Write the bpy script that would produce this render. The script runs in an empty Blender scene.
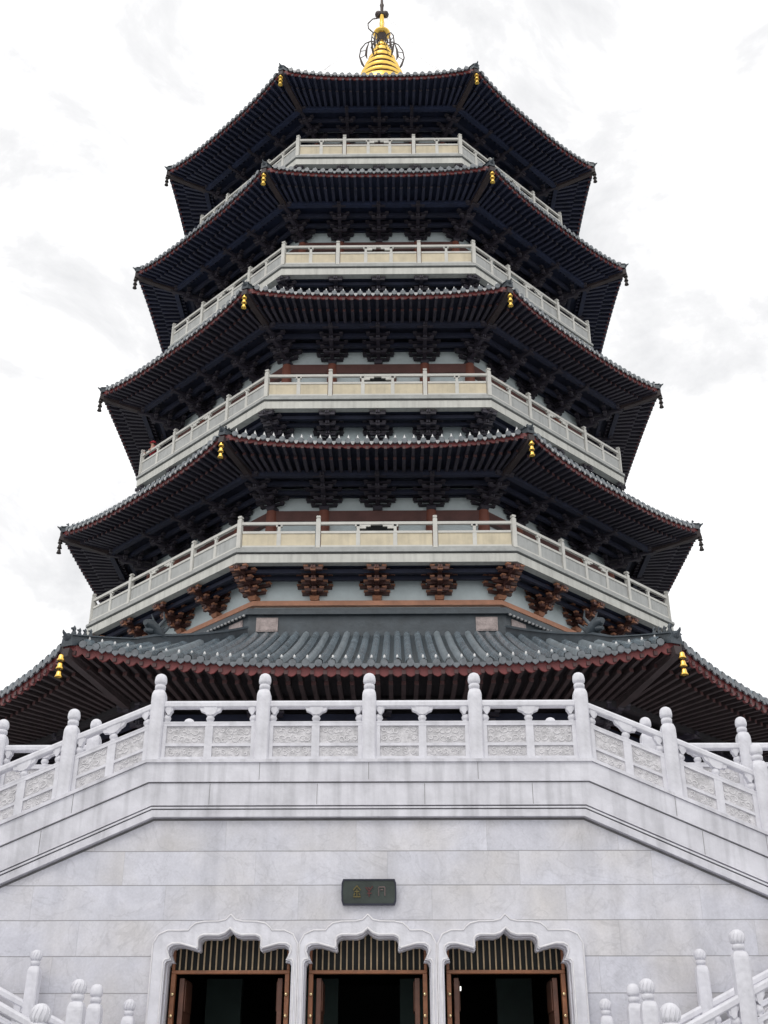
import bpy, bmesh, math, random
from mathutils import Vector, Matrix
random.seed(11)
R = math.radians
T = math.tan(R(22.5))
sc = bpy.context.scene
col = sc.collection

# ------------------------------------------------------------------ materials
def new_mat(name):
    m = bpy.data.materials.new(name); m.use_nodes = True
    nt = m.node_tree
    return m, nt, nt.nodes['Principled BSDF']

def mat(name, c, rough=.6, metal=0.0, var=.25, scale=1.5, fine=.0, bump=.0, bscale=12, spec=.5, streak=0.0):
    m, nt, b = new_mat(name)
    N, L = nt.nodes, nt.links
    tc = N.new('ShaderNodeTexCoord')
    n1 = N.new('ShaderNodeTexNoise'); n1.inputs['Scale'].default_value = scale; n1.inputs['Detail'].default_value = 6
    n1.inputs['Roughness'].default_value = .65
    L.new(tc.outputs['Object'], n1.inputs['Vector'])
    mr = N.new('ShaderNodeMapRange'); mr.inputs['From Min'].default_value = .3; mr.inputs['From Max'].default_value = .7
    mr.inputs['To Min'].default_value = 1 - var; mr.inputs['To Max'].default_value = 1 + var
    L.new(n1.outputs['Fac'], mr.inputs['Value'])
    fac = mr.outputs['Result']
    if streak:
        mp = N.new('ShaderNodeMapping'); mp.inputs['Scale'].default_value = (3.2, 3.2, .25)
        L.new(tc.outputs['Object'], mp.inputs['Vector'])
        n3 = N.new('ShaderNodeTexNoise'); n3.inputs['Scale'].default_value = 1.6; n3.inputs['Detail'].default_value = 5
        L.new(mp.outputs['Vector'], n3.inputs['Vector'])
        m3 = N.new('ShaderNodeMapRange'); m3.inputs['From Min'].default_value = .45; m3.inputs['From Max'].default_value = .75
        m3.inputs['To Min'].default_value = 1; m3.inputs['To Max'].default_value = 1 - streak
        L.new(n3.outputs['Fac'], m3.inputs['Value'])
        mu = N.new('ShaderNodeMath'); mu.operation = 'MULTIPLY'
        L.new(fac, mu.inputs[0]); L.new(m3.outputs['Result'], mu.inputs[1]); fac = mu.outputs[0]
    mx = N.new('ShaderNodeVectorMath'); mx.operation = 'SCALE'
    mx.inputs[0].default_value = c[:3]
    L.new(fac, mx.inputs['Scale'])
    L.new(mx.outputs['Vector'], b.inputs['Base Color'])
    b.inputs['Roughness'].default_value = rough
    b.inputs['Metallic'].default_value = metal
    b.inputs['Specular IOR Level'].default_value = spec
    if bump:
        n2 = N.new('ShaderNodeTexNoise'); n2.inputs['Scale'].default_value = bscale; n2.inputs['Detail'].default_value = 5
        L.new(tc.outputs['Object'], n2.inputs['Vector'])
        bp = N.new('ShaderNodeBump'); bp.inputs['Strength'].default_value = bump; bp.inputs['Distance'].default_value = .05
        L.new(n2.outputs['Fac'], bp.inputs['Height']); L.new(bp.outputs['Normal'], b.inputs['Normal'])
    return m

def math_node(nt, op, a, b=None, c=None):
    n = nt.nodes.new('ShaderNodeMath'); n.operation = op
    for i, v in enumerate((a, b, c)):
        if v is None: continue
        if isinstance(v, (int, float)): n.inputs[i].default_value = v
        else: nt.links.new(v, n.inputs[i])
    return n.outputs[0]

def marble_wall(name, c, z0=3.69, rowh=.69, bw=2.75):
    """large marble slabs: thin dark bed joints, fainter upright joints, veins and a tone per slab"""
    m, nt, b = new_mat(name)
    N, L = nt.nodes, nt.links
    tc = N.new('ShaderNodeTexCoord'); sp = N.new('ShaderNodeSeparateXYZ'); L.new(tc.outputs['Object'], sp.inputs[0])
    X, Z = sp.outputs['X'], sp.outputs['Z']
    # beds are never perfectly straight
    wob = N.new('ShaderNodeTexNoise'); wob.inputs['Scale'].default_value = .8; L.new(tc.outputs['Object'], wob.inputs['Vector'])
    Zw = math_node(nt, 'ADD', Z, math_node(nt, 'MULTIPLY', math_node(nt, 'SUBTRACT', wob.outputs['Fac'], .5), .018))
    zr = math_node(nt, 'DIVIDE', math_node(nt, 'SUBTRACT', Zw, z0), rowh)
    row = math_node(nt, 'FLOOR', zr); fz = math_node(nt, 'FRACT', zr)
    wn = N.new('ShaderNodeTexWhiteNoise'); wn.noise_dimensions = '1D'; L.new(row, wn.inputs['W'])
    xr = math_node(nt, 'ADD', math_node(nt, 'DIVIDE', X, bw), math_node(nt, 'MULTIPLY', wn.outputs['Value'], 7.3))
    cx = math_node(nt, 'FLOOR', xr); fx = math_node(nt, 'FRACT', xr)
    dz = math_node(nt, 'MULTIPLY', math_node(nt, 'MINIMUM', fz, math_node(nt, 'SUBTRACT', 1, fz)), rowh)
    dx = math_node(nt, 'MULTIPLY', math_node(nt, 'MINIMUM', fx, math_node(nt, 'SUBTRACT', 1, fx)), bw)
    jz = math_node(nt, 'LESS_THAN', dz, .010); jx = math_node(nt, 'MULTIPLY', math_node(nt, 'LESS_THAN', dx, .007), .28)
    joint = math_node(nt, 'MAXIMUM', jz, jx)
    cb = N.new('ShaderNodeCombineXYZ'); L.new(cx, cb.inputs[0]); L.new(row, cb.inputs[1])
    w2 = N.new('ShaderNodeTexWhiteNoise'); w2.noise_dimensions = '3D'; L.new(cb.outputs[0], w2.inputs['Vector'])
    tone = math_node(nt, 'MULTIPLY_ADD', w2.outputs['Value'], .09, .94)
    # cloudy patches and veins, shifted per slab
    vm = N.new('ShaderNodeVectorMath'); vm.operation = 'MULTIPLY_ADD'
    L.new(w2.outputs['Color'], vm.inputs[0]); vm.inputs[1].default_value = (9, 9, 9); L.new(tc.outputs['Object'], vm.inputs[2])
    n1 = N.new('ShaderNodeTexNoise'); n1.inputs['Scale'].default_value = 1.1; n1.inputs['Detail'].default_value = 8; n1.inputs['Distortion'].default_value = 1.2
    n1.inputs['Roughness'].default_value = .68
    L.new(vm.outputs[0], n1.inputs['Vector'])
    cl = N.new('ShaderNodeMapRange'); cl.inputs['From Min'].default_value = .3; cl.inputs['From Max'].default_value = .7
    cl.inputs['To Min'].default_value = .84; cl.inputs['To Max'].default_value = 1.07; L.new(n1.outputs['Fac'], cl.inputs['Value'])
    n2 = N.new('ShaderNodeTexNoise'); n2.inputs['Scale'].default_value = .75; n2.inputs['Detail'].default_value = 7; n2.inputs['Distortion'].default_value = 2.2
    L.new(vm.outputs[0], n2.inputs['Vector'])
    ve = math_node(nt, 'ABSOLUTE', math_node(nt, 'SUBTRACT', n2.outputs['Fac'], .5))
    vr = N.new('ShaderNodeMapRange'); vr.inputs['From Min'].default_value = 0; vr.inputs['From Max'].default_value = .02
    vr.inputs['To Min'].default_value = .90; vr.inputs['To Max'].default_value = 1.0; L.new(ve, vr.inputs['Value'])
    # rain streaks and grime
    mp = N.new('ShaderNodeMapping'); mp.inputs['Scale'].default_value = (1.6, 1.6, .12); L.new(tc.outputs['Object'], mp.inputs['Vector'])
    n3 = N.new('ShaderNodeTexNoise'); n3.inputs['Scale'].default_value = 1.8; n3.inputs['Detail'].default_value = 6; L.new(mp.outputs[0], n3.inputs['Vector'])
    st = N.new('ShaderNodeMapRange'); st.inputs['From Min'].default_value = .5; st.inputs['From Max'].default_value = .8
    st.inputs['To Min'].default_value = 1; st.inputs['To Max'].default_value = .84; L.new(n3.outputs['Fac'], st.inputs['Value'])
    # fine crystalline grain
    n5 = N.new('ShaderNodeTexNoise'); n5.inputs['Scale'].default_value = 24; n5.inputs['Detail'].default_value = 3; L.new(tc.outputs['Object'], n5.inputs['Vector'])
    gr = N.new('ShaderNodeMapRange'); gr.inputs['From Min'].default_value = .3; gr.inputs['From Max'].default_value = .7
    gr.inputs['To Min'].default_value = .95; gr.inputs['To Max'].default_value = 1.05; L.new(n5.outputs['Fac'], gr.inputs['Value'])
    f = math_node(nt, 'MULTIPLY', math_node(nt, 'MULTIPLY', math_node(nt, 'MULTIPLY', tone, gr.outputs[0]), cl.outputs[0]), math_node(nt, 'MULTIPLY', vr.outputs[0], st.outputs[0]))
    # hue drift between cool grey and a faint rust tint
    n4 = N.new('ShaderNodeTexNoise'); n4.inputs['Scale'].default_value = .55; n4.inputs['Detail'].default_value = 4; L.new(vm.outputs[0], n4.inputs['Vector'])
    rp = N.new('ShaderNodeValToRGB'); rp.color_ramp.elements[0].position = .42; rp.color_ramp.elements[1].position = .75
    rp.color_ramp.elements[0].color = (*c, 1); rp.color_ramp.elements[1].color = (c[0] * .99, c[1] * .95, c[2] * .86, 1)
    L.new(n4.outputs['Fac'], rp.inputs['Fac'])
    sc_ = N.new('ShaderNodeVectorMath'); sc_.operation = 'SCALE'; L.new(rp.outputs['Color'], sc_.inputs[0]); L.new(f, sc_.inputs['Scale'])
    mix = N.new('ShaderNodeMix'); mix.data_type = 'RGBA'
    L.new(math_node(nt, 'MULTIPLY', joint, .62), mix.inputs['Factor']); L.new(sc_.outputs[0], mix.inputs['A']); mix.inputs['B'].default_value = (.16, .155, .16, 1)
    L.new(mix.outputs['Result'], b.inputs['Base Color'])
    b.inputs['Roughness'].default_value = .5
    bp = N.new('ShaderNodeBump'); bp.inputs['Strength'].default_value = .35; bp.inputs['Distance'].default_value = .02
    L.new(math_node(nt, 'SUBTRACT', n1.outputs['Fac'], joint), bp.inputs['Height']); L.new(bp.outputs[0], b.inputs['Normal'])
    return m

M = {}
M['wall_marble'] = marble_wall('wall_marble', (.635, .638, .70))
M['marble'] = mat('marble', (.67, .668, .715), .5, var=.12, scale=2.2, bump=.25, bscale=9, streak=.16)
M['relief'] = mat('relief_marble', (.68, .67, .69), .55, var=.1, scale=5)
M['relief_ground'] = mat('relief_ground', (.57, .56, .58), .7, var=.3, scale=7, bump=.5, bscale=22)
M['band_marble'] = mat('band_marble', (.64, .638, .685), .5, var=.15, scale=1.4, bump=.2, bscale=8, streak=.30)
M['paving'] = mat('paving', (.34, .34, .34), .7, var=.2, scale=.6, bump=.3)
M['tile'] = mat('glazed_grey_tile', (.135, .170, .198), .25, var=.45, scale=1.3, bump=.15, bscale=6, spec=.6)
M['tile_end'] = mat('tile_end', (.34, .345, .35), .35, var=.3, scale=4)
M['tile_pan'] = mat('tile_pan', (.045, .058, .068), .45, var=.4, scale=2.5)  # pans darkened, putting the shade between the barrels into the colour
M['tile_worn'] = mat('tile_worn', (.20, .235, .26), .32, var=.4, scale=3)
M['tile_edge'] = mat('tile_edge', (.13, .145, .16), .3, var=.35, scale=4)
M['nail_cap'] = mat('nail_cap', (.62, .62, .62), .35, var=.15, scale=4)
M['ridge'] = mat('ridge_grey', (.050, .063, .075), .45, var=.3, scale=2, bump=.3, bscale=7)
M['eave_red'] = mat('eave_red', (.15, .028, .028), .5, var=.3, scale=3)
M['rafter'] = mat('rafter', (.037, .033, .048), .6, var=.3, scale=2)
M['rafter_low'] = mat('rafter_low', (.034, .023, .024), .6, var=.35, scale=2)
M['rafter_blue'] = mat('rafter_blue', (.022, .026, .054), .6, var=.35, scale=2)
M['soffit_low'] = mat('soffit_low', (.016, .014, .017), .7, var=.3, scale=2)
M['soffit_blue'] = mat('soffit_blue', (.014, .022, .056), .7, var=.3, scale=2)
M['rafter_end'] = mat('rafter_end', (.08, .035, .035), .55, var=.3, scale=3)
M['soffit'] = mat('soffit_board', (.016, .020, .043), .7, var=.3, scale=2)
M['bracket'] = mat('bracket_wood', (.030, .026, .039), .6, var=.4, scale=3)
M['bracket_end'] = mat('bracket_end', (.046, .040, .050), .6, var=.4, scale=3)
M['bracket_red'] = mat('bracket_red', (.085, .036, .030), .55, var=.4, scale=3)
M['bracket_pale'] = mat('bracket_pale', (.34, .15, .085), .6, var=.3, scale=4)
M['plate_orange'] = mat('plate_orange', (.50, .24, .15), .6, var=.25, scale=1.5)
M['plaque_pink'] = mat('plaque_stone', (.36, .30, .29), .7, var=.3, scale=5, bump=.5, bscale=12)
M['plaster'] = mat('pale_plaster', (.64, .73, .75), .8, var=.1, scale=1.2)
M['lintel'] = mat('lintel_red_brown', (.115, .050, .044), .55, var=.25, scale=1.5)
M['column'] = mat('column_red', (.20, .068, .046), .5, var=.2, scale=1.5)
M['dark'] = mat('dark_interior', (.012, .014, .015), .8, var=.4, scale=.6)  # near-black colour standing in for the lack of daylight indoors
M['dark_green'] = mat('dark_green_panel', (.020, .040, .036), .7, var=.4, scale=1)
M['balcony'] = mat('balcony_stone', (.56, .56, .52), .6, var=.12, scale=1.0, streak=.22)
M['balcony_curb'] = mat('balcony_curb', (.38, .39, .38), .6, var=.15, scale=1.5, streak=.15)
M['panel_shaded'] = mat('shaded_panel', (.42, .43, .42), .65, var=.13, scale=1.6, streak=.2)  # cream panel greyed: weaker light on the slanted sides put into the colour
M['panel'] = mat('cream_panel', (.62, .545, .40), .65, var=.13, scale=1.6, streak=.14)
M['rail'] = mat('balcony_rail', (.60, .59, .55), .5, var=.1, scale=2)
M['gold'] = mat('gilded_metal', (.95, .62, .14), .25, metal=1.0, var=.15, scale=3)
M['gold_dark'] = mat('bronze_metal', (.06, .045, .04), .45, metal=.3, var=.2, scale=5)
M['bell_silhouette'] = mat('silhouette_metal', (.035, .028, .026), .6, metal=.2, var=.2, scale=5)  # backlit silhouette of the outer bells painted as near-black metal
M['ring_gap_shade'] = mat('ring_gap_shade', (.12, .05, .035), .5, metal=.4, var=.2, scale=5)
M['brass'] = mat('brass_knob', (.85, .66, .38), .25, metal=1.0, var=.1, scale=3)
M['door_wood'] = mat('door_wood', (.115, .048, .030), .45, var=.3, scale=3, bump=.2)
M['frame_wood'] = mat('frame_wood', (.24, .095, .042), .4, var=.3, scale=3, bump=.2)
M['bar'] = mat('transom_bar', (.34, .25, .15), .5, var=.3, scale=4)
M['sign_board'] = mat('sign_board', (.040, .052, .046), .5, var=.3, scale=3)
M['sign_edge'] = mat('sign_edge', (.020, .022, .040), .45, var=.2, scale=3)
M['ink_gold'] = mat('lettering_gold', (.115, .09, .022), .5, var=.2, scale=6)
M['ink_red'] = mat('lettering_red', (.085, .022, .022), .5, var=.2, scale=6)
M['ink_grey'] = mat('lettering_grey', (.13, .095, .09), .5, var=.2, scale=6)
M['red_cloth'] = mat('red_cloth', (.50, .035, .06), .8, var=.15, scale=6)
M['skin'] = mat('skin', (.55, .33, .25), .6, var=.05)
M['hair'] = mat('hair', (.02, .016, .015), .5, var=.1)
M['trousers'] = mat('trousers', (.04, .045, .07), .8, var=.1)
M['pale_cloth'] = mat('pale_cloth', (.7, .66, .7), .8, var=.1)

# ------------------------------------------------------------------ mesh helper
class MB:
    def __init__(s): s.v = []; s.f = []; s.m = []; s.sm = []
    def add(s, vs, fs, mi=0, smooth=False):
        o = len(s.v); s.v += [tuple(p) for p in vs]
        for f in fs: s.f.append([i + o for i in f]); s.m.append(mi); s.sm.append(smooth)
    def box(s, a, b, mi=0, mp=None):
        x0, y0, z0 = a; x1, y1, z1 = b
        vs = [(x0, y0, z0), (x1, y0, z0), (x1, y1, z0), (x0, y1, z0), (x0, y0, z1), (x1, y0, z1), (x1, y1, z1), (x0, y1, z1)]
        if mp: vs = [mp(Vector(p)) for p in vs]
        s.add(vs, [(0, 3, 2, 1), (4, 5, 6, 7), (0, 1, 5, 4), (1, 2, 6, 5), (2, 3, 7, 6), (3, 0, 4, 7)], mi)
    def beam(s, p, q, w, h, mi=0, up=Vector((0, 0, 1)), mi_end=None):
        p = Vector(p); q = Vector(q); d = (q - p).normalized(); sd = d.cross(up).normalized(); u = sd.cross(d)
        vs = []
        for c in (p, q):
            for a, b in ((-1, -1), (1, -1), (1, 1), (-1, 1)): vs.append(c + sd * a * w / 2 + u * b * h / 2)
        s.add(vs, [(0, 1, 5, 4), (1, 2, 6, 5), (2, 3, 7, 6), (3, 0, 4, 7)], mi)
        s.add(vs, [(3, 2, 1, 0), (4, 5, 6, 7)], mi if mi_end is None else mi_end)
    def lathe(s, c, prof, n=12, mi=0, smooth=True, phase=0, axis=None):
        """profile of (radius, height) about z at c"""
        vs = []; c = Vector(c)
        for r, z in prof:
            for i in range(n):
                a = 2 * math.pi * (i + phase) / n
                vs.append(c + Vector((r * math.cos(a), r * math.sin(a), z)))
        fs = [(j * n + i, j * n + (i + 1) % n, (j + 1) * n + (i + 1) % n, (j + 1) * n + i) for j in range(len(prof) - 1) for i in range(n)]
        s.add(vs, fs, mi, smooth)
        s.add(vs[:n], [tuple(reversed(range(n)))], mi); s.add(vs[-n:], [tuple(range(n))], mi)
    def tube(s, pts, r, n=6, mi=0, smooth=True):
        pts = [Vector(p) for p in pts]; rings = []
        prev = None
        for i, p in enumerate(pts):
            d = (pts[min(i + 1, len(pts) - 1)] - pts[max(i - 1, 0)]).normalized()
            if prev is None:
                ref = Vector((0, 0, 1)) if abs(d.z) < .9 else Vector((0, 1, 0))
                a = d.cross(ref).normalized()
            else:
                a = (prev - d * prev.dot(d)).normalized()
            prev = a; b = d.cross(a)
            rr = r[i] if isinstance(r, (list, tuple)) else r
            rings.append([p + (a * math.cos(2 * math.pi * k / n) + b * math.sin(2 * math.pi * k / n)) * rr for k in range(n)])
        vs = [q for g in rings for q in g]
        fs = [(j * n + i, j * n + (i + 1) % n, (j + 1) * n + (i + 1) % n, (j + 1) * n + i) for j in range(len(pts) - 1) for i in range(n)]
        s.add(vs, fs, mi, smooth)
        s.add(vs[:n], [tuple(reversed(range(n)))], mi); s.add(vs[-n:], [tuple(range(n))], mi)
    def sphere(s, c, r, mi=0, n=10, sz=1.0):
        s.lathe(c, [(max(r * math.sin(math.pi * j / 6), .001), -r * sz * math.cos(math.pi * j / 6)) for j in range(7)], n, mi)
    def build(s, name, mats, parent=None, fix=True, bevel=0):
        me = bpy.data.meshes.new(name); me.from_pydata(s.v, [], s.f)
        mats = mats if isinstance(mats, (list, tuple)) else [mats]
        for m in mats: me.materials.append(m)
        me.polygons.foreach_set('material_index', s.m)
        me.polygons.foreach_set('use_smooth', s.sm)
        if fix:
            bm = bmesh.new(); bm.from_mesh(me); bmesh.ops.recalc_face_normals(bm, faces=bm.faces); bm.to_mesh(me); bm.free()
        me.update()
        o = bpy.data.objects.new(name, me); col.objects.link(o)
        if parent is not None: o.parent = parent
        if bevel:
            md = o.modifiers.new('edge', 'BEVEL'); md.width = bevel; md.segments = 2; md.limit_method = 'ANGLE'; md.angle_limit = R(40)
        return o

def tag(o, label=None, cat=None, group=None, kind=None):
    if label: o['label'] = label
    if cat: o['category'] = cat
    if group: o['group'] = group
    if kind: o['kind'] = kind
    return o
def empty(name, loc=(0, 0, 0), rz=0):
    o = bpy.data.objects.new(name, None); o.location = loc; o.rotation_euler = (0, 0, rz); o.empty_display_size = .3
    col.objects.link(o); return o
def copy_part(o, parent, mw):
    c = o.copy(); col.objects.link(c); c.parent = parent; c.matrix_basis = mw; return c

# face k of an octagon: k = 0 looks at the camera (-Y), counted towards +X
def fr(k):
    a = R(45 * k)
    return Vector((math.sin(a), -math.cos(a), 0)), Vector((math.cos(a), math.sin(a), 0))
def P(k, u, a, z):
    n, t = fr(k); return n * a + t * u + Vector((0, 0, z))
def mp_face(k, a0=0, z0=0):
    """local (u, outward, z) -> world"""
    return lambda p: P(k, p.x, a0 + p.y, z0 + p.z)
FRONT = (0, 1, -1, 2, -2)
ALL = range(8)

# ------------------------------------------------------------------ ground
g = MB(); g.add([(-900, -900, 0), (900, -900, 0), (900, 900, 0), (-900, 900, 0)], [(0, 1, 2, 3)])
tag(g.build('ground', M['paving'], fix=False), kind='structure')

# ------------------------------------------------------------------ pagoda
pag = empty('pagoda')
tag(pag, 'tall octagonal five-tiered pagoda with dark upturned eaves, pale balconies and a golden spire', 'pagoda')

# level data: rail apothem, rail top height, wall apothem, lintel top, eave apothem at mid side, eave height at mid side, corner rise, corner thrust, soffit inner height
LV = {
 1: dict(aw=17.2, lt=12.45, ae=22.42, ze=13.86, rise=.62, thr=.30, at=12.75, zt=18.60),
 2: dict(ab=13.62, zr=23.25, aw=11.2, lt=25.0, ae=15.23, ze=26.18, rise=.36, thr=.20, at=10.85, zt=28.35),
 3: dict(ab=12.21, zr=31.56, aw=10.50, lt=33.25, ae=14.32, ze=34.57, rise=.28, thr=.20, at=10.0, zt=36.70),
 4: dict(ab=11.36, zr=39.86, aw=9.53, lt=41.57, ae=13.40, ze=42.85, rise=.24, thr=.20, at=9.15, zt=44.95),
 5: dict(ab=10.47, zr=47.98, aw=8.45, lt=49.60, ae=12.41, ze=50.68, rise=.32, thr=.20, at=.7, zt=59.4),
}
def edge_a(L, x): return L['ae'] + L['thr'] * abs(x) ** 3
def edge_z(L, x): return L['ze'] + L['rise'] * abs(x) ** 3

def roof_pt(L, k, u, v, dz=0):
    A = L['ae'] + (L['at'] - L['ae']) * v
    x = min(1, abs(u) / max(T * A, 1e-4)); c = x ** 3 * (1 - v) ** 1.5
    zz = L['ze'] + (L['zt'] - L['ze']) * (v * .88 + .12 * v * v) + L['rise'] * c
    return P(k, u, A + L['thr'] * c, zz + dz)

def hip_pt(L, j, v, dz=0):
    """point on the hip between face j and j+1"""
    A = L['ae'] + (L['at'] - L['ae']) * v
    c = (1 - v) ** 1.5
    a2 = A + L['thr'] * c
    zz = L['ze'] + (L['zt'] - L['ze']) * (v * .88 + .12 * v * v) + L['rise'] * c
    return P(j, T * a2, a2, zz + dz)

bracket_meshes = {}
def bracket_shape(H, O, ws, mats, key):
    """a bracket cluster, local x along the wall, y outward, z up"""
    m = MB()
    m.lathe((0, 0, 0), [(.20 * ws + .03, 0), (.20 * ws + .03, .03), (.30 * ws, .10), (.30 * ws, .19)], 4, 1 if key == 'red' else 0, False, .5)
    h = (H - .18) / 3
    for k in range(3):
        z0 = .18 + h * k
        yo = O * (k + 1) / 3
        m.box((-.08, -.12, z0), (.08, yo + .12, z0 + h * .62), 0)
        m.box((-.10, yo + .02, z0 + .02), (.10, yo + .16, z0 + h * .60), 1)
        for j in range(k + 2):
            y = O * j / 3
            hl = min(.34 + .22 * (k + 1 - j), .78) * ws
            if j == k + 1: hl = .40 * ws
            m.box((-hl, y - .07, z0 + h * .30), (hl, y + .07, z0 + h * .72), 0)
            for sx in (-1, 0, 1):
                cx = sx * (hl - .06)
                m.lathe((cx, y, z0 + h * .70), [(.09, 0), (.135, h * .12), (.135, h * .28)], 4, 1 if sx else 0, False, .5)
        for sx in (-1, 1):                       # slanted beak arms
            m.beam((sx * .05, yo - .25, z0 + h * .75), (sx * .05, yo + .24, z0 + h * .52), .07, .12, 0)
    o = m.build('bracket_set', mats, pag)
    return o

brk_proto = {}
def put_bracket(kind, i, mw):
    """first call moves the built cluster, later calls copy it"""
    key = (kind, i)
    if key not in brk_proto:
        L = LV[i]; ws = L['aw'] / 11.2
        if kind == 'eave':
            H = L['ze'] - .30 - L['lt'] - .05
            o = bracket_shape(H, 1.95, ws, [M['bracket'], M['bracket_end']], 'eave')
        else:
            o = bracket_shape(1.04, 1.28, ws * .92, [M['bracket_red'], M['bracket_pale']], 'red')
        brk_proto[key] = o; o.matrix_basis = mw
        return o
    return copy_part(brk_proto[key], pag, mw)
def face_matrix(k, u, a, z, turn=0, sc_=1):
    n, t = fr(k)
    m = Matrix((t, n, Vector((0, 0, 1)))).transposed().to_4x4()
    m = Matrix.Rotation(turn, 4, 'Z') @ m if turn else m
    pos = P(k, u, a, z)
    mm = Matrix.Translation(pos) @ m @ Matrix.Diagonal((1, sc_, 1, 1))
    return mm
def bracket_spots(faces, a, z):
    half = T * a
    out = []
    for k in faces:
        for u in (-.507 * half, 0, .507 * half): out.append(face_matrix(k, u, a, z))
    ks = sorted(faces)
    for k in [ks[0] - 1] + ks:       # corners between face k and k+1
        n1, _ = fr(k); n2, _ = fr(k + 1)
        d = (n1 + n2).normalized(); t = Vector((-d.y, d.x, 0))
        m = Matrix((t, d, Vector((0, 0, 1)))).transposed().to_4x4()
        out.append(Matrix.Translation(d * (a / math.cos(R(22.5))) + Vector((0, 0, z))) @ m @ Matrix.Diagonal((1, 1.08, 1, 1)))
    return out

def merged_brackets(kind, i, spots, name='bracket_row'):
    """the many clusters beyond the hundred largest: one mesh"""
    L = LV[i]; ws = L['aw'] / 11.2 if i > 1 else 1.15
    src = bracket_shape(1.04 if kind != 'eave' else 1.1, 1.28 if kind != 'eave' else 2.2, ws * .92,
                        [M['bracket'], M['bracket_end']], 'x')
    bm = bmesh.new()
    for s in spots:
        me = src.data.copy(); me.transform(s); bm.from_mesh(me); bpy.data.meshes.remove(me)
    me = bpy.data.meshes.new(name); bm.to_mesh(me); bm.free()
    for m in src.data.materials: me.materials.append(m)
    old = src.data; bpy.data.objects.remove(src); bpy.data.meshes.remove(old)
    o = bpy.data.objects.new(name, me); col.objects.link(o); o.parent = pag
    o['kind'] = 'stuff'
    return o

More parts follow.
